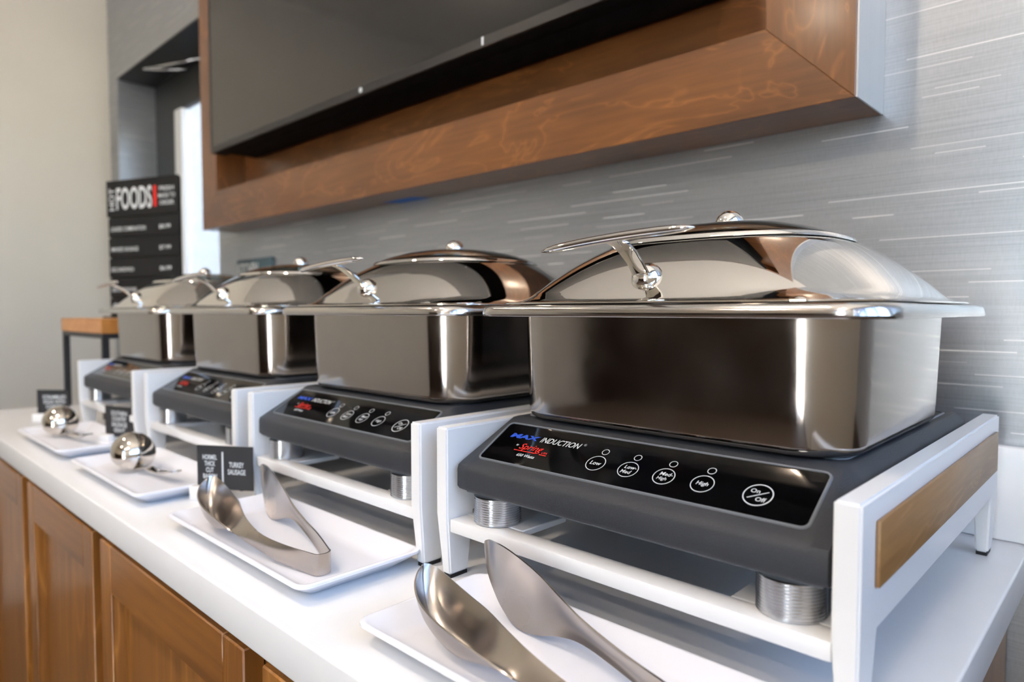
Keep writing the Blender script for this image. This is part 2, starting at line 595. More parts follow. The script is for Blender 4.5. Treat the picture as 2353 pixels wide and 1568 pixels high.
# recessed ceiling lamps, warm
k = 0
for lx, ly, lab in ((-2.2, -0.45, 'recessed warm ceiling lamp over the far left end of the room'),
                    (-0.75, -0.42, 'recessed warm ceiling lamp in front of the middle of the counter'),
                    (0.25, -1.35, 'recessed warm ceiling lamp in front of the counter end'),
                    (-1.3, -2.1, 'recessed warm ceiling lamp deep in the room on the left'),
                    (0.1, -2.1, 'recessed warm ceiling lamp deep in the room on the right')):
    t = tag(empty('ceiling_lamp', (lx, ly, CEIL - 0.012)), lab, 'lamp', 'recessed lamps in the ceiling')
    bm = bmesh.new()
    loft(bm, [[(r_ * math.cos(2 * PI * i / 40), r_ * math.sin(2 * PI * i / 40), z_) for i in range(40)] for r_, z_ in ((0.076, 0.011), (0.095, 0.011), (0.095, 0.0), (0.076, 0.0), (0.076, 0.011))])
    link('lamp_ring', bm, 'lamp_ring', t, smooth='auto')
    bm = bmesh.new()
    cyl(bm, 0, 0, 0.004, 0.010, 0.075)
    link('lamp_disc', bm, 'lamp_glow', t)

# ------------------------------------------------------------------ counter and cabinets
CL, CR, CF = -2.095, -0.088, 0.25
ct = tag(empty('countertop', ((CL + CR) / 2, 0.58, -0.038)), 'long white quartz countertop running under the row of chafing dishes', 'countertop')
bm = bmesh.new()
add_box(bm, CL - ct.location.x, CR - ct.location.x, CF - 0.58, YB - 0.58, 0.0, 0.038, 0.0025, 3)
link('slab', bm, 'quartz', ct, smooth='auto')
struct(box('trim_2', CL, CR, 0.89, YB - 0.0005, 0.0003, 0.102, 'quartz', None, 0.0015, 2))

cab_labels = ['wooden base cabinet under the near end of the white counter',
              'wooden base cabinet below the tray of tongs in the middle',
              'wooden base cabinet below the spoon tray, left of the middle',
              'wooden base cabinet below the farthest spoon tray',
              'narrow wooden base cabinet at the far left end of the counter']
doors = [(-0.531, -0.120), (-0.985, -0.566), (-1.406, -1.022), (-1.850, -1.452), (-2.075, -1.895)]
DT = -0.0455   # door top
for (a, b), lab in zip(doors, cab_labels):
    cx = (a + b) / 2
    t = tag(empty('base_cabinet', (cx, 0.56, FLOOR)), lab, 'cabinet', 'base cabinets under the counter')
    hw = (b - a) / 2
    Z = lambda z: z - FLOOR
    di = doors.index((a, b))
    ga = 0.008 if di == 4 else (a - doors[di + 1][1]) / 2
    gb = 0.012 if di == 0 else (doors[di - 1][0] - b) / 2
    box('carcass', -hw - ga, hw + gb, 0.273 - 0.56, 0.90 - 0.56, Z(-0.81), Z(-0.0385), 'cabinet_wood_z', t)
    box('toe_kick', -hw - ga, hw + gb, 0.33 - 0.56, 0.90 - 0.56, 0, Z(-0.811), 'dark_wainscot', t)
    d = empty('door', (0, 0.252 - 0.56, 0), parent=t)
    z0, z1 = Z(-0.80), Z(DT)
    sw = 0.062
    ss = 0.043
    box('stile', -hw, -hw + ss, 0, 0.02, z0, z1, 'cabinet_wood_z', d, 0.0015, 1)
    box('stile', hw - ss, hw, 0, 0.02, z0, z1, 'cabinet_wood_z', d, 0.0015, 1)
    box('rail', -hw + ss, hw - ss, 0, 0.02, z1 - sw, z1, 'cabinet_wood_x', d, 0.0015, 1)
    box('rail', -hw + ss, hw - ss, 0, 0.02, z0, z0 + sw, 'cabinet_wood_x', d, 0.0015, 1)
    bm = bmesh.new()
    # recessed panel with a sloping inner moulding
    ix, iz0, iz1 = hw - ss, z0 + sw, z1 - sw
    def rect(i, y): return [(-ix + i, y, iz0 + i), (ix - i, y, iz0 + i), (ix - i, y, iz1 - i), (-ix + i, y, iz1 - i)]
    loft(bm, [rect(0.0, 0.003), rect(0.009, 0.010), rect(0.012, 0.012)], True, False, True)
    link('panel', bm, 'cabinet_wood_z', d)

# ------------------------------------------------------------------ television and its frame
FX0, FX1, FZ0, FZ1, FY = -2.038, -0.249, 0.488, 1.70, 0.811
IX0, IX1, IZ0, IZ1 = -1.938, -0.352, 0.5905, 1.60
fr = tag(empty('wall_frame', ((FX0 + FX1) / 2, YB, FZ0)), 'deep brown wooden frame boxed around the wall television', 'frame')
ox, oy, oz = fr.location


def mitre(name, pts, mat):
    bm = bmesh.new()
    loft(bm, [[(x - ox, FY - oy, z - oz) for x, z in pts], [(x - ox, -0.0005, z - oz) for x, z in pts]], True, True, True)
    bmesh.ops.recalc_face_normals(bm, faces=bm.faces)
    bmesh.ops.bevel(bm, geom=list(bm.edges), offset=0.0007, segments=1, affect='EDGES')
    return link(name, bm, mat, fr)


mitre('frame_board', [(FX0, FZ0), (FX1, FZ0), (IX1, IZ0), (IX0, IZ0)], 'frame_wood_x')
mitre('frame_board', [(FX1, FZ0), (FX1, FZ1), (IX1, IZ1), (IX1, IZ0)], 'frame_wood_z')
mitre('frame_board', [(FX1, FZ1), (FX0, FZ1), (IX0, IZ1), (IX1, IZ1)], 'frame_wood_x')
mitre('frame_board', [(FX0, FZ1), (FX0, FZ0), (IX0, IZ0), (IX0, IZ1)], 'frame_wood_z')
box('back_panel', IX0 - ox - 0.0, IX1 - ox, 0.893 - oy, 0.905 - oy, IZ0 - oz, IZ1 - oz, 'frame_wood_x', fr)

box('edge_strip', FX1 - ox + 0.0002, FX1 - ox + 0.0022, FY - oy + 0.0015, -0.0005, 0.0, FZ1 - FZ0, 'brushed_strip', fr)

TX0, TX1, TZ0, TZ1, TY = -1.863, -0.429, 0.6763, 1.485, 0.767
tv = tag(empty('television', ((TX0 + TX1) / 2, TY, TZ0)), 'large black flat television hanging inside the brown frame', 'television')
tx, ty, tz = tv.location
box('casing', TX0 - tx, TX1 - tx, 0.004, 0.04, 0, TZ1 - TZ0, 'tv_body', tv, 0.002, 2)
box('rear_housing', TX0 - tx + 0.02, TX1 - tx - 0.005, 0.0401, 0.121, 0.002, 0.62, 'tv_body', tv, 0.006, 2)
box('wall_mount', -0.25, 0.25, 0.1211, 0.1255, 0.2, 0.5, 'black_metal', tv)
box('screen', TX0 - tx + 0.008, TX1 - tx - 0.008, 0.0, 0.0039, 0.016, TZ1 - TZ0 - 0.008, 'tv_screen', tv)
for nm, a in (('bezel', (TX0 - tx, TX1 - tx, 0.0, 0.016)), ('bezel', (TX0 - tx, TX1 - tx, TZ1 - TZ0 - 0.008, TZ1 - TZ0)),
              ('bezel', (TX0 - tx, TX0 - tx + 0.008, 0.016, TZ1 - TZ0 - 0.008)), ('bezel', (TX1 - tx - 0.008, TX1 - tx, 0.016, TZ1 - TZ0 - 0.008))):
    box(nm, a[0], a[1], -0.001, 0.0039, a[2], a[3], 'tv_bezel', tv)
bm = bmesh.new()
cyl(bm, 0, 0, -0.0005, 0.0005, 0.005, 20)
link('logo_mark', bm, 'led_dot', tv, loc=(0.0, -0.0015, 0.009), rot=(PI / 2, 0, 0))
box('sticker', 0.345, 0.349, -0.0016, -0.001, 0.003, 0.016, 'led_dot', tv)

bm = bmesh.new()
add_box(bm, -0.05, 0.05, -0.015, 0.015, -0.0004, 0)
for v in bm.verts: v.co.x += v.co.y * 0.8
tp = link('painter_tape', bm, 'tape_blue', loc=(-1.172, 0.8935, 0.4878))
tag(tp, 'strip of blue painter tape stuck under the brown frame', 'tape')

# ------------------------------------------------------------------ serving stands
SY0, SY1, SH, SW = 0.40, 0.85, 0.1425, 0.1835
SYC = (SY0 + SY1) / 2
ord_ = ['nearest', 'second from the right', 'third from the right', 'farthest, leftmost']
stand_x = [-0.2977, -0.688, -1.0895, -1.508]
cook_x = [-0.2965, -0.690, -1.0895, -1.510]
pan_x = [-0.293, -0.682, -1.091, -1.508]


def make_stand():
    t = empty('serving_stand', (0, SYC, 0))
    T = 0.0155
    for s in (-1, 1):
        sf = empty('side_frame', (s * SW, 0, 0), parent=t)
        i = -s
        bm = bmesh.new()
        x0, x1 = sorted((0.0, i * T))
        ya, yb = SY0 - SYC, SY1 - SYC
        lw, zt, zf = 0.034, 0.062, 0.0035
        pts = [(ya, SH), (yb, SH), (yb, zt), (yb - 0.0055, zf), (yb - lw + 0.0055, zf), (yb - lw, zt), (ya + lw, zt), (ya + lw - 0.0055, zf), (ya + 0.0055, zf), (ya, zt)]
        V = [[bm.verts.new((xx + (0.0022 * sg if z < 0.01 else 0), y, z)) for y, z in pts] for xx, sg in ((x0, 1), (x1, -1))]
        for W_ in V:
            for f_ in ((0, 1, 2, 5, 6, 9), (2, 3, 4, 5), (6, 7, 8, 9)):
                bm.faces.new([W_[q] for q in f_])
        for q in range(10):
            r_ = (q + 1) % 10
            bm.faces.new((V[0][q], V[0][r_], V[1][r_], V[1][q]))
        bmesh.ops.recalc_face_normals(bm, faces=bm.faces)
        ed = [q for q in bm.edges if len(q.link_faces) == 2 and q.calc_face_angle(0) > 0.6]
        bmesh.ops.bevel(bm, geom=ed, offset=0.0016, segments=2, affect='EDGES')
        link('side_panel', bm, 'white_paint', sf, smooth='auto')
        for e in (0, 1):
            y_ = ya if e == 0 else yb - lw
            box('foot_pad', x0 + 0.003, x1 - 0.003, y_ + 0.0065, y_ + lw - 0.0065, 0.0, 0.0034, 'rubber', sf)
        a, b = sorted((s * 0.0001, s * 0.003))
        bm = bmesh.new()
        add_box(bm, a, b, SY0 + 0.026 - SYC, SY1 - 0.022 - SYC, 0.088, 0.128, 0.001, 2)
        link('oak_strip', bm, 'oak_strip', sf, smooth='auto')
    hw = SW - T - 0.0002
    box('front_rail', -hw, hw, SY0 + 0.003 - SYC, SY0 + 0.024 - SYC, 0.0455, 0.058, 'white_paint', t, 0.0015, 2)
    box('rear_rail', -hw, hw, SY1 - 0.024 - SYC, SY1 - 0.003 - SYC, 0.0455, 0.058, 'white_paint', t, 0.0015, 2)
    for s in (-1, 1):
        for ya, yb in ((SY0 + 0.0242, SY0 + 0.085), (SY1 - 0.085, SY1 - 0.0242)):
            x0, x1 = sorted((s * hw, s * (hw - 0.072)))
            box('corner_plate', x0, x1, ya - SYC, yb - SYC, 0.052, 0.058, 'white_paint', t, 0.001, 1)
    return t


# ------------------------------------------------------------------ induction cooktops
def make_cooktop():
    y0 = 0.405
    t = empty('induction_cooktop', (0, y0, 0.058))
    Z = lambda z: z - 0.058
    prof = [(0.4075, 0.087), (0.405, 0.090), (0.405, 0.1055), (0.4065, 0.1095), (0.4115, 0.1125), (0.4665, 0.1452), (0.4715, 0.1475), (0.478, 0.148),
            (0.797, 0.148), (0.803, 0.146), (0.806, 0.140), (0.806, 0.09), (0.8035, 0.087)]
    H = 0.1635
    secs = []
    for x, zc, dy in ((-H, 0.62, 0.006), (-H + 0.001, 0.70, 0.002), (-H + 0.0105, 0.985, 0.0004), (-H + 0.0135, 1.0, 0), (H - 0.0135, 1.0, 0), (H - 0.0105, 0.985, 0.0004), (H - 0.001, 0.70, 0.002), (H, 0.62, 0.006)):
        ring = []
        for y, z in prof:
            zz = z
            if z > 0.112: zz = 0.112 + (z - 0.112) * (1.0 if zc > 0.9 else zc) - (0.0006 if zc == 0.985 else 0)
            yy = y + (dy if y < 0.6 else -dy)
            ring.append((x, yy - y0, Z(zz)))
        secs.append(ring)
    bm = bmesh.new()
    loft(bm, secs, True, True, True)
    hs = link('housing', bm, 'cooktop_coat', t, smooth='auto')
    # seam strip under the housing
    box('base_pan', -H + 0.006, H - 0.006, 0.009, 0.392, Z(0.0835), Z(0.0869), 'cooktop_edge', t)
    # hob glass with a raised lip
    bm = bmesh.new()
    o = rrect(0.1475, 0.1535, 0.012, 5)
    i_ = rrect(0.1455, 0.1515, 0.010, 5)
    yc = 0.636 - y0
    loft(bm, [[(x, y + yc, Z(0.1481)) for x, y in o], [(x, y + yc, Z(0.1489)) for x, y in rrect(0.147, 0.153, 0.012, 5)], [(x, y + yc, Z(0.1489)) for x, y in i_], [(x, y + yc, Z(0.1483)) for x, y in i_]])
    link('glass_lip', bm, 'cooktop_edge', t, smooth='auto')
    bm = bmesh.new()
    bm.faces.new([bm.verts.new((x, y + yc, Z(0.1484))) for x, y in rrect(0.1453, 0.1513, 0.010, 5)])
    link('hob_glass', bm, 'hob_glass', t)
    # threaded feet
    for fx in (-0.133, 0.133):
        for fy in (0.0245, 0.372):
            bm = bmesh.new()
            pr = [(0.019, 0.0)]
            n = 12
            zt = Z(0.0834)
            for q in range(n):
                a, b = zt * q / n, zt * (q + 1) / n
                pr += [(0.0203, a + 0.0002), (0.0215, a + 0.0009), (0.0215, b - 0.0008), (0.0203, b - 0.0002)]
            pr.append((0.019, zt))
            lathe(bm, pr, 40, fx, fy)
            link('threaded_foot', bm, 'aluminium', t, smooth='auto')
    # control panel on the slope
    ang = math.atan2(0.1455 - 0.112, 0.468 - 0.412)
    p = empty('control_panel', (0, 0.4192 - y0, Z(0.1163)), (ang, 0, 0), parent=t)
    V = 0.0496
    bm = bmesh.new()
    bm.faces.new([bm.verts.new((x, y + V / 2, 0.0011)) for x, y in rrect(0.1455, V / 2, 0.004, 4)])
    pg = link('panel_glass', bm, 'black_glass', p)
    bm = bmesh.new()
    loft(bm, [[(x, y + V / 2, z) for x, y in rrect(0.1455 + d, V / 2 + d, 0.004 + max(d, 0), 4)] for d, z in ((0.0028, -0.0006), (0.0016, 0.0017), (0.0003, 0.0017), (0.0, 0.0009))])
    link('panel_lip', bm, 'cooktop_edge', p, smooth='auto')
    e = 0.00135
    for nm, bx in (('low_button', -0.0265), ('low_med_button', 0.0045), ('med_high_button', 0.0360), ('high_button', 0.0672)):
        link('button_ring', ring_bm(0.0088, 0.00065, ry=0.0086), 'print_white', p, loc=(bx, 0.0192, e), fix=False)
        link('indicator_ring', ring_bm(0.0034, 0.00055, 28), 'print_white', p, loc=(bx + 0.0013, 0.0333, e), fix=False)
    link('button_ring', ring_bm(0.0102, 0.0008), 'print_white', p, loc=(0.108, 0.0188, e), fix=False)
    lettering('button_lettering', 'Low', 'print_white', p, -0.0265, 0.0194, e, height=0.0042, shear=0.15, bold=0.012)
    for bx, a, b in ((0.0045, 'Low-', 'Med'), (0.0360, 'Med-', 'High')):
        lettering('button_lettering', a, 'print_white', p, bx + 0.0012, 0.0218, e, height=0.0038, shear=0.15, bold=0.012)
        lettering('button_lettering', b, 'print_white', p, bx - 0.0006, 0.0165, e, height=0.0042 if b == 'High' else 0.0038, shear=0.15, bold=0.012)
    lettering('button_lettering', 'High', 'print_white', p, 0.0672, 0.0190, e, height=0.0048, shear=0.15, bold=0.012)
    lettering('button_lettering', 'On', 'print_white', p, 0.1052, 0.0222, e, height=0.0038, bold=0.01)
    lettering('button_lettering', 'Off', 'print_white', p, 0.1112, 0.0150, e, height=0.0038, bold=0.01)
    bm = bmesh.new()
    bm.faces.new([bm.verts.new(q) for q in ((0.1015, 0.0151, 0), (0.1020, 0.0146, 0), (0.1145, 0.0226, 0), (0.1140, 0.0231, 0))])
    link('button_stroke', bm, 'print_white', p, loc=(0, 0, e), fix=False)
    lettering('brand_lettering', 'MAX', 'print_blue', p, -0.1155, 0.0345, e, width=0.034, height=0.0058, bold=0.05, shear=0.12)
    lettering('brand_lettering', 'INDUCTION', 'print_white', p, -0.074, 0.0346, e, width=0.044, height=0.0068, shear=0.25, bold=0.006)
    lettering('brand_lettering', 'R', 'print_white', p, -0.0485, 0.0372, e, height=0.0012)
    link('brand_ring', ring_bm(0.0013, 0.0002, 20), 'print_white', p, loc=(-0.0485, 0.0372, e), fix=False)
    lettering('brand_lettering', 'by', 'print_white', p, -0.1158, 0.0232, e, height=0.0028, shear=0.2, bold=0.02)
    lettering('brand_lettering', 'Spring', 'print_red', p, -0.0985, 0.0216, e, width=0.027, height=0.0098, shear=0.3, bold=0.004)
    lettering('brand_lettering', 'USA', 'print_red', p, -0.0812, 0.0190, e, width=0.006, height=0.0024, shear=0.3, bold=0.012)
    bm = bmesh.new()
    for xa, xb, yy in ((-0.1155, -0.0905, 0.0165), (-0.0855, -0.0775, 0.0160)):
        bm.faces.new([bm.verts.new(q) for q in ((xa, yy, 0), (xb, yy - 0.0002, 0), (xb, yy + 0.0007, 0), (xa, yy + 0.0008, 0))])
    link('brand_underline', bm, 'print_red', p, loc=(0, 0, e), fix=False)
    lettering('brand_lettering', '650 Watts', 'print_white', p, -0.0975, 0.0118, e, width=0.0205, height=0.0034, shear=0.2, bold=0.015)
    return t


# ------------------------------------------------------------------ pans
PYC = 0.602


def make_pan():
    z0 = 0.1491
    t = empty('chafing_pan', (0, PYC, z0))
    Z = lambda z: z - z0
    bm = bmesh.new()
    rings = []

    def R(hx, hy, r, z): rings.append([(x, y, Z(z)) for x, y in rrect(hx, hy, max(r, 0.002), 10)])
    b = (0.1515, 0.138)
    tp_ = (0.1545, 0.141)
    nb_ = 5
    R(b[0] - 0.03, b[1] - 0.03, 0.03, z0)
    R(b[0] - 0.008, b[1] - 0.008, 0.034, z0)
    for q in range(1, nb_ + 1):
        a = PI / 2 * q / nb_
        R(b[0] - 0.008 + 0.008 * math.sin(a), b[1] - 0.008 + 0.008 * math.sin(a), 0.034 + 0.008 * math.sin(a), z0 + 0.008 * (1 - math.cos(a)))
    for f in (0.33, 0.66, 1.0):
        R(b[0] + (tp_[0] - b[0]) * f, b[1] + (tp_[1] - b[1]) * f, 0.042 + 0.003 * f, z0 + 0.008 + (0.2462 - z0 - 0.008) * f)
    # inner skin
    R(tp_[0] - 0.0012, tp_[1] - 0.0012, 0.044, 0.2462)
    R(b[0] - 0.0015, b[1] - 0.0015, 0.045, z0 + 0.013)
    R(b[0] - 0.013, b[1] - 0.013, 0.036, z0 + 0.0012)
    loft(bm, rings, True, True, True)
    link('body', bm, 'pan_steel', t, smooth='auto')
    bm = bmesh.new()
    rings = []
    hx, hy, rr = 0.181, 0.168, 0.034
    for d, z in ((-0.0245, 0.2468), (-0.012, 0.2455), (-0.004, 0.2448), (-0.001, 0.2452), (0.0, 0.2470), (-0.0006, 0.2515), (-0.0022, 0.2542), (-0.005, 0.2553), (-0.010, 0.2553), (-0.0145, 0.2545), (-0.0245, 0.2542), (-0.0257, 0.2530), (-0.0257, 0.2480), (-0.0245, 0.2468)):
        rings.append([(x, y, Z(z)) for x, y in rrect(hx + d, hy + d, rr + d * 0.5 if rr + d * 0.5 > 0.02 else 0.02, 10)])
    loft(bm, rings)
    link('rim', bm, 'flange_steel', t, smooth='auto')
    return t


LA, LB, LZ, LH = 0.168, 0.155, 0.2578, 0.0700
ND = lambda s: 2.35 + 1.8 * s ** 3
PE = 2.8


def lid_z(s): return LZ + LH * (1 - s ** PE)


def make_lid():
    z0 = 0.2556
    t = empty('dish_cover', (0, PYC, z0))
    Z = lambda z: z - z0
    WS = 0.60
    bm = bmesh.new()
    rings = []
    for d, z in ((0.010, 0.2558), (0.0112, 0.2564), (0.0112, 0.2574), (0.0100, 0.2580), (0.004, 0.2580), (0.001, 0.2582)):
        rings.append([(x, y, Z(z)) for x, y in superell(LA + d * 0.8, LB + d * 0.8, 5.2)])
    n = 26
    for q in range(n + 1):
        s = 1 - (1 - WS) * q / n
        nn = ND(s) + (1.3 if q == 0 else (0.5 if q == 1 else 0))
        rings.append([(x, y, Z(lid_z(s) + (0.0006 if q == 0 else 0))) for x, y in superell(LA * s, LB * s, nn)])
    # turn the metal edge in under the glass
    rings.append([(x, y, Z(lid_z(WS) - 0.003)) for x, y in superell(LA * (WS - 0.01), LB * (WS - 0.01), ND(WS))])
    # inner skin
    for s in (0.7, 0.8, 0.9, 0.97):
        rings.append([(x, y, Z(lid_z(s) - 0.003)) for x, y in superell(LA * s - 0.002, LB * s - 0.002, ND(s))])
    rings.append([(x, y, Z(0.2557)) for x, y in superell(LA, LB, 5.2)])
    rings.append(list(rings[0]))
    loft(bm, rings)
    link('dome', bm, 'lid_steel', t, smooth='auto')
    bm = bmesh.new()
    rings = []
    m = 14
    for sgn in (1, -1):
        rng = range(m + 1) if sgn == 1 else range(m, -1, -1)
        for q in rng:
            s = max((WS + 0.012) * q / m, 0.002)
            zz = lid_z(s) + 0.0012 + (0.0014 if sgn == 1 else -0.0014) + 0.0012 * (1 - s / WS)
            if sgn == -1 and q == m: zz += 0.0006
            rings.append([(x, y, Z(zz)) for x, y in superell(LA * s, LB * s, ND(s))])
    loft(bm, rings, True, True, True)
    link('glass_window', bm, 'lid_glass', t, smooth=True)
    bm = bmesh.new()
    loft(bm, [[(x, y, Z(lid_z(s) + dz)) for x, y in superell(LA * s, LB * s, ND(s))] for s, dz in ((WS - 0.004, 0.0005), (WS + 0.006, 0.0034), (WS + 0.014, 0.0034), (WS + 0.022, 0.0008))])
    link('window_ring', bm, 'chrome', t, smooth=True)
    # knob
    kz = lid_z(0) + 0.004
    kn = empty('knob', (0, 0, Z(kz)), parent=t)
    bm = bmesh.new()
    pr = [(0.0001, -0.004)]
    for q in range(10):
        a = math.radians(-15 + 105 * q / 9)
        pr.append((max(0.0132 * math.cos(a), 0.0001), -0.0005 + 0.0132 * math.sin(a)))
    lathe(bm, pr, 32)
    link('knob_ball', bm, 'chrome', kn, smooth=True)
    bm = bmesh.new()
    pr = [(0.0001, -0.0075), (0.0105, -0.0075), (0.0118, -0.0065), (0.0118, -0.0052), (0.0001, -0.0052)]
    lathe(bm, pr, 32)
    link('knob_washer', bm, 'chrome', kn, smooth='auto')
    # front handle: hinge ball, curved strap, cross bar
    h = empty('handle', (-0.002, 0.465 - PYC, Z(0.2755)), parent=t)
    bm = bmesh.new()
    rings = []
    for q in range(11):
        a = PI * q / 10
        rings.append([(0.0132 * math.sin(a) * math.cos(2 * PI * k_ / 24) + 0.0, 0.0125 * math.cos(a), 0.0132 * math.sin(a) * math.sin(2 * PI * k_ / 24)) for k_ in range(24)])
    rings[0] = [(p_[0] + 1e-5 * math.cos(i), p_[1], p_[2] + 1e-5 * math.sin(i)) for i, p_ in enumerate(rings[0])]
    rings[-1] = [(p_[0] + 1e-5 * math.cos(i), p_[1], p_[2] + 1e-5 * math.sin(i)) for i, p_ in enumerate(rings[-1])]
    loft(bm, rings, True, True, True)
    link('hinge_ball', bm, 'chrome', h, smooth=True)
    bm = bmesh.new()
    path = [(-0.006, -0.001), (-0.011, 0.0052), (-0.018, 0.0125), (-0.028, 0.0200), (-0.039, 0.0252), (-0.052, 0.0280)]
    rings = []
    for i, (y, z) in enumerate(path):
        a = Vector(path[max(i - 1, 0)]); b = Vector(path[min(i + 1, len(path) - 1)])
        dr = (b - a).normalized()
        nr = Vector((-dr.y, dr.x))
        w = 0.0072 + 0.0012 * abs(i - 2) / 3
        th = 0.0014
        c = Vector((y, z))
        ring = []
        for sx, sn in ((-1, -0.6), (-0.8, -1), (0.8, -1), (1, -0.6), (1, 0.6), (0.8, 1), (-0.8, 1), (-1, 0.6)):
            q = c + nr * th * sn
            ring.append((sx * w, q.x, q.y))
        rings.append(ring)
    loft(bm, rings, True, True, True)
    link('strap', bm, 'chrome', h, smooth='auto')
    bm = bmesh.new()
    rings = []
    nB = 16
    for i in range(nB + 1):
        f = -1 + 2 * i / nB
        tp2 = math.sqrt(max(1 - abs(f) ** 6, 0.02))
        zz = 0.0285 + 0.0042 * f - 0.002 * f * f
        rings.append([(f * 0.068 + 0.002, -0.0535 + 0.0058 * tp2 * math.cos(a_), zz + 0.0034 * tp2 * math.sin(a_)) for a_ in [2 * PI * k_ / 12 for k_ in range(12)]])
    loft(bm, rings, True, True, True)
    link('cross_bar', bm, 'chrome', h, smooth=True)
    return t


S0, K0, P0, L0 = make_stand(), make_cooktop(), make_pan(), make_lid()
stand_lab = ['white stand with an oak side strip at the near end, under the largest chafing pan',
             'white stand second from the right, its right legs beside the nearest stand',
             'white stand third from the right, below the second-farthest chafing pan',
             'farthest white stand, leftmost of the row, next to the wooden riser']
cook_lab = ['nearest dark grey induction cooktop, its lettering sharp and readable',
            'dark grey induction cooktop second from the right, partly behind a white stand leg',
            'dark grey induction cooktop third from the right, a small blurred panel showing',
            'farthest dark grey induction cooktop, leftmost and most blurred']
pan_lab = ['nearest and largest stainless steel chafing pan, dark front with a bright streak at its corner',
           'stainless chafing pan second from the right, directly left of the largest pan',
           'stainless chafing pan third from the right, partly hidden by the second pan',
           'farthest stainless chafing pan, leftmost of the row beside the wooden riser']
lid_lab = ['nearest and largest mirror steel dish cover, with a curved strap and bar handle',
           'mirror steel dish cover second from the right, directly left of the largest cover',
           'mirror steel dish cover third from the right, in front of the teal wall sign',
           'farthest mirror steel dish cover, leftmost, in front of the black menu board']
for i in range(4):
    for src, xs, labs, cat, grp in ((S0, stand_x, stand_lab, 'stand', 'white serving stands in a row'), (K0, cook_x, cook_lab, 'cooktop', 'induction cooktops on the stands'),
                                    (P0, pan_x, pan_lab, 'pan', 'chafing pans in a row'), (L0, pan_x, lid_lab, 'cover', 'chafing dish covers in a row')):
        o = src if i == 3 else copy_tree(src)
        o.location.x = xs[i]
        tag(o, labs[i], cat, grp)


# ------------------------------------------------------------------ trays
def make_tray():
    t = empty('serving_tray')
    bm = bmesh.new()
    hx, hy = 0.1525, 0.066
    rings = []
    for d, z, r in ((-0.026, 0.0, 0.006), (-0.022, 0.0002, 0.008), (-0.004, 0.0125, 0.012), (0.0, 0.0155, 0.012), (0.0, 0.0178, 0.012), (-0.002, 0.0187, 0.011), (-0.004, 0.0183, 0.011), (-0.018, 0.0068, 0.009), (-0.024, 0.0050, 0.007), (-0.029, 0.0047, 0.006)):
        rings.append([(x, y, z) for x, y in rrect(hx + d, hy + d, r, 6)])
    loft(bm, rings, True, True, True)
    link('tray_body', bm, 'white_melamine', t, smooth='auto')
    return t


T0 = make_tray()
tray_c = [(-0.2755, 0.341), (-0.6605, 0.341), (-1.072, 0.341), (-1.459, 0.341)]
tray_lab = ['white rectangular tray nearest the camera, holding large tongs',
            'white rectangular tray with tongs in front of the second cooktop',
            'white rectangular tray with a round spoon, second from the left',
            'farthest white rectangular tray, leftmost, with a small round spoon']
for i in range(4):
    o = T0 if i == 3 else copy_tree(T0)
    o.location = (tray_c[i][0], tray_c[i][1], 0.0002)
    tag(o, tray_lab[i], 'tray', 'white utensil trays')


# ------------------------------------------------------------------ tongs
def spline(st, n=8):
    """Catmull-Rom through stations (tuples of floats)"""
    out = []
    for i in range(len(st) - 1):
        p0, p1, p2, p3 = st[max(i - 1, 0)], st[i], st[i + 1], st[min(i + 2, len(st) - 1)]
        for k_ in range(n):
            u = k_ / n
            out.append(tuple(0.5 * (2 * b + (c - a) * u + (2 * a - 5 * b + 4 * c - d) * u * u + (3 * b - a - 3 * c + d) * u ** 3) for a, b, c, d in zip(p0, p1, p2, p3)))
    out.append(tuple(st[-1]))
    return out


def strip_arm(name, st, parent, th=0.0013, mat='tong_steel'):
    # station: x, y, z, wy, wz, cy, cz
    pts = spline(st, 6)
    m = 10
    outer = []
    inner = []
    P = []
    for (x, y, z, wy, wz, cy, cz) in pts:
        P.append([Vector((x, y + wy * tt + cy * (1 - tt * tt), z + wz * tt + cz * (1 - tt * tt))) for tt in [-1 + 2 * j / m for j in range(m + 1)]])
    bm = bmesh.new()
    rings = []
    for i in range(len(P)):
        ra, rb = [], []
        for j in range(m + 1):
            du = P[min(i + 1, len(P) - 1)][j] - P[max(i - 1, 0)][j]
            dv = P[i][min(j + 1, m)] - P[i][max(j - 1, 0)]
            nn = du.cross(dv)
            nn = nn.normalized() if nn.length > 1e-12 else Vector((0, 0, 1))
            ra.append(P[i][j] + nn * th / 2)
            rb.append(P[i][j] - nn * th / 2)
        rings.append(ra + rb[::-1])
    loft(bm, rings, True, True, True)
    return link(name, bm, mat, parent, smooth='auto')


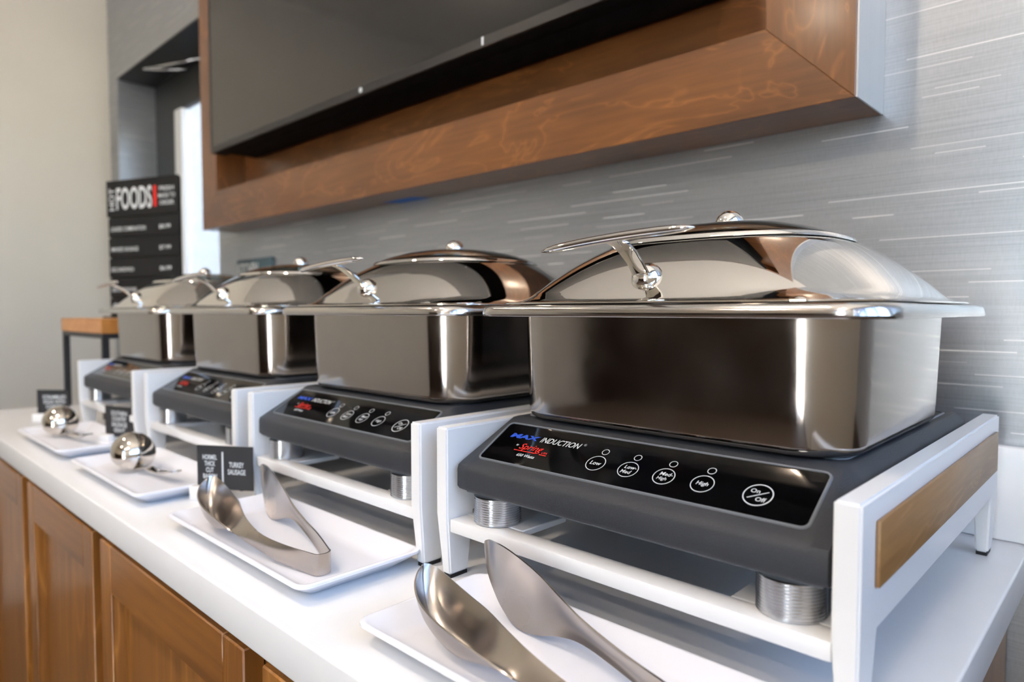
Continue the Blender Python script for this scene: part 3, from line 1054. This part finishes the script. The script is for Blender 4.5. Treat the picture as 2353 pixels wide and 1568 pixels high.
def make_tongs():
    t = empty('serving_tongs', (-0.66, 0.335, 0.0052))
    f = lambda st: [(a[0] + 0.66, a[1] - 0.335, a[2] - 0.0052) + tuple(a[3:]) for a in st]
    strip_arm('scoop_arm', f([(-0.556, 0.3145, 0.0160, 0, 0.0100, 0, 0), (-0.600, 0.306, 0.0180, 0.001, 0.0085, -0.001, 0), (-0.640, 0.302, 0.0215, 0.002, 0.0072, -0.002, 0),
                              (-0.680, 0.303, 0.0265, 0.006, 0.0070, -0.003, -0.003), (-0.710, 0.306, 0.0305, 0.0115, 0.0050, -0.003, -0.012), (-0.738, 0.3095, 0.0345, 0.0170, 0.0030, -0.003, -0.0235),
                              (-0.762, 0.3120, 0.0385, 0.0180, 0.0025, -0.003, -0.0260), (-0.783, 0.3155, 0.0430, 0.0160, 0.0030, -0.003, -0.0230), (-0.796, 0.3185, 0.0480, 0.0120, 0.0025, -0.002, -0.0155), (-0.803, 0.3210, 0.0520, 0.0065, 0.0015, -0.001, -0.0070), (-0.806, 0.3225, 0.0540, 0.0010, 0.0005, 0, 0)]), t)
    strip_arm('blade_arm', f([(-0.556, 0.3315, 0.0160, 0, 0.0100, 0, 0), (-0.600, 0.345, 0.0190, 0, 0.0085, 0.001, 0), (-0.640, 0.354, 0.0230, 0, 0.0070, 0.002, 0),
                              (-0.680, 0.362, 0.0280, 0, 0.0085, 0.002, 0), (-0.705, 0.366, 0.0300, 0.001, 0.0140, 0.002, 0), (-0.728, 0.369, 0.0305, 0.002, 0.0220, 0.003, 0),
                              (-0.750, 0.372, 0.0320, 0.003, 0.0255, 0.004, 0), (-0.770, 0.376, 0.0370, 0.002, 0.0240, 0.003, 0), (-0.785, 0.380, 0.0420, 0.001, 0.0195, 0.002, 0), (-0.795, 0.383, 0.0470, 0.001, 0.0135, 0.001, 0), (-0.800, 0.384, 0.0520, 0, 0.0070, 0, 0), (-0.8015, 0.3845, 0.0545, 0, 0.0010, 0, 0)]), t)
    bm = bmesh.new()
    rings = []
    for th_ in (0.00065, -0.00065):
        pass
    n = 14
    outer, inner = [], []
    for i in range(n + 1):
        a = -PI / 2 + PI * i / n
        c, s = math.cos(a), math.sin(a)
        ro = (0.0075 + 0.0007, 0.0085 + 0.0007)
        ri = (0.0075 - 0.0007, 0.0085 - 0.0007)
        px = lambda r: (-0.556 + r[0] * c + 0.66, 0.323 + r[1] * s - 0.335)
        (ax, ay), (bx, by) = px(ro), px(ri)
        rings.append([(ax, ay, 0.0008), (ax, ay, 0.0208), (bx, by, 0.0208), (bx, by, 0.0008)])
    loft(bm, rings, True, True, True)
    link('spring_bend', bm, 'tong_steel', t, smooth='auto')
    return t


G0 = make_tongs()
tag(G0, 'steel serving tongs lying on the tray by the black two-part food card', 'tongs', 'serving tongs')
g1 = copy_tree(G0)
g1.location.x += 0.402
tag(g1, 'large steel tongs on the nearest tray, running out of the picture', 'tongs', 'serving tongs')


# ------------------------------------------------------------------ spoons
def make_spoon():
    t = empty('serving_spoon')
    # bowl: opening direction n, built from rings
    n = Vector((-0.64, 0.12, -0.76)).normalized()
    e1 = Vector((0.77, 0.02, -0.64))
    e1 = (e1 - n * e1.dot(n)).normalized()      # towards the handle, low right
    e2 = n.cross(e1).normalized()
    c = Vector((0, 0, 0.0285))
    r = 0.031
    bm = bmesh.new()
    rings = []
    seg = 40

    def ring(rad, dep):
        return [c + e1 * rad * 1.08 * math.cos(2 * PI * k_ / seg) + e2 * rad * math.sin(2 * PI * k_ / seg) - n * dep for k_ in range(seg)]
    m = 12
    for q in range(m + 1):
        a = PI / 2 * q / m
        rings.append(ring(max(r * math.sin(a), 1e-4), r * 1.0 * math.cos(a)))
    for q in range(m, -1, -1):
        a = PI / 2 * q / m
        rings.append(ring(max((r - 0.0012) * math.sin(a), 1e-4), (r * 1.0 - 0.0012) * math.cos(a)))
    loft(bm, rings, True, True, True)
    link('bowl', bm, 'spoon_steel', t, smooth=True)
    a = c + e1 * r * 1.06
    pts = [(a.x, a.y, a.z, 0.009, 0.003), (a.x + 0.02, a.y + 0.003, 0.0125, 0.0075, 0.001), (a.x + 0.05, a.y + 0.007, 0.0115, 0.007, 0.0), (a.x + 0.08, a.y + 0.010, 0.0130, 0.0080, 0.0), (a.x + 0.100, a.y + 0.012, 0.0175, 0.0095, 0), (a.x + 0.112, a.y + 0.0135, 0.0205, 0.0065, 0)]
    st = [(x, y, z, wy, 0.0, 0.0, -cz) for x, y, z, wy, cz in pts]
    strip_arm('handle', st, t, 0.002, 'spoon_steel')
    return t


sp = make_spoon()
sp.location = (-1.130, 0.338, 0.0035)
tag(sp, 'round polished spoon on the tray second from the left', 'spoon', 'serving spoons')
sp2 = copy_tree(sp)
sp2.location = (-1.545, 0.334, 0.0035)
tag(sp2, 'smaller-looking round spoon on the farthest tray', 'spoon', 'serving spoons')


# ------------------------------------------------------------------ food cards
def make_card(xl, yl, xr, yr, rows, label, split=None, w=0.083, h=0.058, zb=0.014):
    d = Vector((xr - xl, yr - yl, 0)).normalized()
    a = math.atan2(d.y, d.x)
    t = tag(empty('food_card', (xl, yl, 0), (0, 0, a)), label, 'card', 'black food cards')
    box('card', 0, w, 0, 0.0016, zb, zb + h, 'sign_face', t, 0.0004, 1)
    box('holder', -0.004, 0.026, -0.012, -0.0003, 0.0, 0.019, 'acrylic_white', t, 0.0015, 2)
    box('holder_foot', -0.004, 0.026, 0.0019, 0.016, 0.0, 0.019, 'acrylic_white', t, 0.0015, 2)
    for (s, x, z, hh, ww) in rows:
        bm = text_bm(s, width=ww, height=hh, bold=0.02)
        link('card_lettering', bm, 'print_white', t, loc=(x, -0.0003, zb + z), rot=(PI / 2, 0, 0), fix=False)
    if split:
        box('card_line', split - 0.0011, split + 0.0011, -0.0004, -0.0001, zb + 0.006, zb + h - 0.008, 'print_white', t)
    return t


make_card(-0.917, 0.351, -0.846, 0.395, [('HORMEL', 0.0195, 0.0425, 0.0065, 0.0215), ('THICK', 0.0195, 0.0340, 0.0065, 0.0160), ('CUT', 0.0195, 0.0255, 0.0065, 0.0115), ('BACON', 0.0195, 0.0170, 0.0065, 0.0205),
                                         ('TURKEY', 0.0590, 0.0335, 0.0070, 0.0215), ('SAUSAGE', 0.0590, 0.0240, 0.0070, 0.0260)],
          'black food card with a white dividing line, beside the tongs tray', split=0.0385)
make_card(-1.430, 0.381, -1.345, 0.409, [('SOUTHERN', 0.041, 0.0450, 0.0085, 0.046), ('COUNTRY', 0.041, 0.0345, 0.0085, 0.042), ('SAUSAGE', 0.041, 0.0240, 0.0085, 0.044), ('GRAVY', 0.041, 0.0135, 0.0085, 0.032)],
          'black food card with four lines of lettering behind the round spoon')
make_card(-1.822, 0.350, -1.766, 0.398, [('SCRAMBLED', 0.041, 0.0420, 0.0085, 0.054), ('EGGS WITH', 0.041, 0.0310, 0.0085, 0.050), ('CHEESE', 0.041, 0.0200, 0.0085, 0.040)],
          'farthest black food card at the left end of the counter', w=0.075)

# ------------------------------------------------------------------ riser and menu board
rs = tag(empty('display_riser', (-1.915, 0.60, 0)), 'wooden riser on thin black metal legs at the far end of the counter', 'riser')
RX0, RX1, RY0, RY1 = -0.175, 0.177, -0.14, 0.15
box('riser_top', RX0, RX1, RY0, RY1, 0.198, 0.232, 'riser_wood', rs, 0.001, 1)
for x in (RX0, RX1 - 0.014):
    for y in (RY0 + 0.002, RY1 - 0.016):
        box('leg', x, x + 0.014, y, y + 0.014, 0.0, 0.1975, 'black_metal', rs)
box('frame_bar', RX0 + 0.0142, RX1 - 0.0142, RY0 + 0.002, RY0 + 0.016, 0.186, 0.1975, 'black_metal', rs)
box('frame_bar', RX0 + 0.0142, RX1 - 0.0142, RY1 - 0.016, RY1 - 0.002, 0.186, 0.1975, 'black_metal', rs)
box('frame_bar', RX0, RX0 + 0.014, RY0 + 0.0162, RY1 - 0.0162, 0.186, 0.1975, 'black_metal', rs)
box('frame_bar', RX1 - 0.014, RX1, RY0 + 0.0162, RY1 - 0.0162, 0.186, 0.1975, 'black_metal', rs)

mb = tag(empty('menu_board', (-1.898, 0.603, 0.2321), (0, 0, math.radians(21.8))), 'black slatted menu board reading FOODS, standing on the wooden riser', 'menu board')
MW, MH = 0.128, 0.36
box('backing', -MW + 0.004, MW - 0.004, 0.004, 0.010, 0.004, MH - 0.004, 'sign_black', mb)
box('board_foot', -MW, MW, -0.02, 0.03, 0.0, 0.0035, 'sign_black', mb)
hd = box('header_panel', -MW, MW, -0.002, 0.0035, 0.265, MH, 'sign_black', mb, 0.001, 1)


def mtext(s, x, z, w, h, mat='print_white', rot=0.0, bold=0.01, y=-0.0024, par=mb, align='CENTER'):
    bm = text_bm(s, width=w, height=h, bold=bold, align=align)
    if rot:
        bmesh.ops.rotate(bm, verts=bm.verts, cent=(0, 0, 0), matrix=Matrix.Rotation(rot, 3, 'Z'))
    return link('board_lettering', bm, mat, par, loc=(x, y, z), rot=(PI / 2, 0, 0), fix=False)


mtext('HOT', -0.107, 0.311, 0.058, 0.020, rot=PI / 2)
mtext('FOODS', -0.026, 0.311, 0.128, 0.058, bold=0.02)
box('red_bar', 0.044, 0.053, -0.0026, -0.0021, 0.285, 0.338, 'print_red', mb)
mtext('FRESH', 0.089, 0.329, 0.050, 0.011)
mtext('MADE TO', 0.089, 0.311, 0.058, 0.011)
mtext('ORDER', 0.089, 0.293, 0.050, 0.011)
slats = [(0.211, 'LOADED COMBINATION', 0.128, '$8.99'), (0.158, 'SMOKED SAUSAGE', 0.100, '$7.99'), (0.105, 'EGG SANDWICH', 0.082, '$6.99'), (0.052, 'SIDE OF POTATOES', 0.090, '$4.99')]
for z, s, w, p_ in slats:
    sl = box('slat', -MW + 0.003, MW - 0.001, -0.001, 0.0035, z + 0.001, z + 0.051, 'sign_black', mb, 0.0012, 1)
    mtext(s, -0.116, z + 0.022, w, 0.011, y=-0.0014, align='LEFT')
    mtext(p_, 0.079, z + 0.022, 0.040, 0.012, y=-0.0014)
sl = box('slat', -MW + 0.003, MW - 0.001, -0.001, 0.0035, 0.004, 0.051, 'sign_black', mb, 0.0012, 1)
mtext("Chef's Picks", -0.114, 0.028, 0.11, 0.022, y=-0.0014, align='LEFT')

# teal wall plaque
ws = tag(empty('wall_plaque', (-1.912, YB - 0.006, 0.335)), 'small teal plaque with white lettering on the grey wall', 'sign')
box('plaque', -0.113, 0.113, 0.0, 0.0055, 0.0, 0.068, 'sign_teal', ws, 0.001, 1)
bm = text_bm('KITCHEN', width=0.135, height=0.034, bold=0.03)
link('plaque_lettering', bm, 'print_white', ws, loc=(-0.040, -0.0004, 0.040), rot=(PI / 2, 0, 0), fix=False)
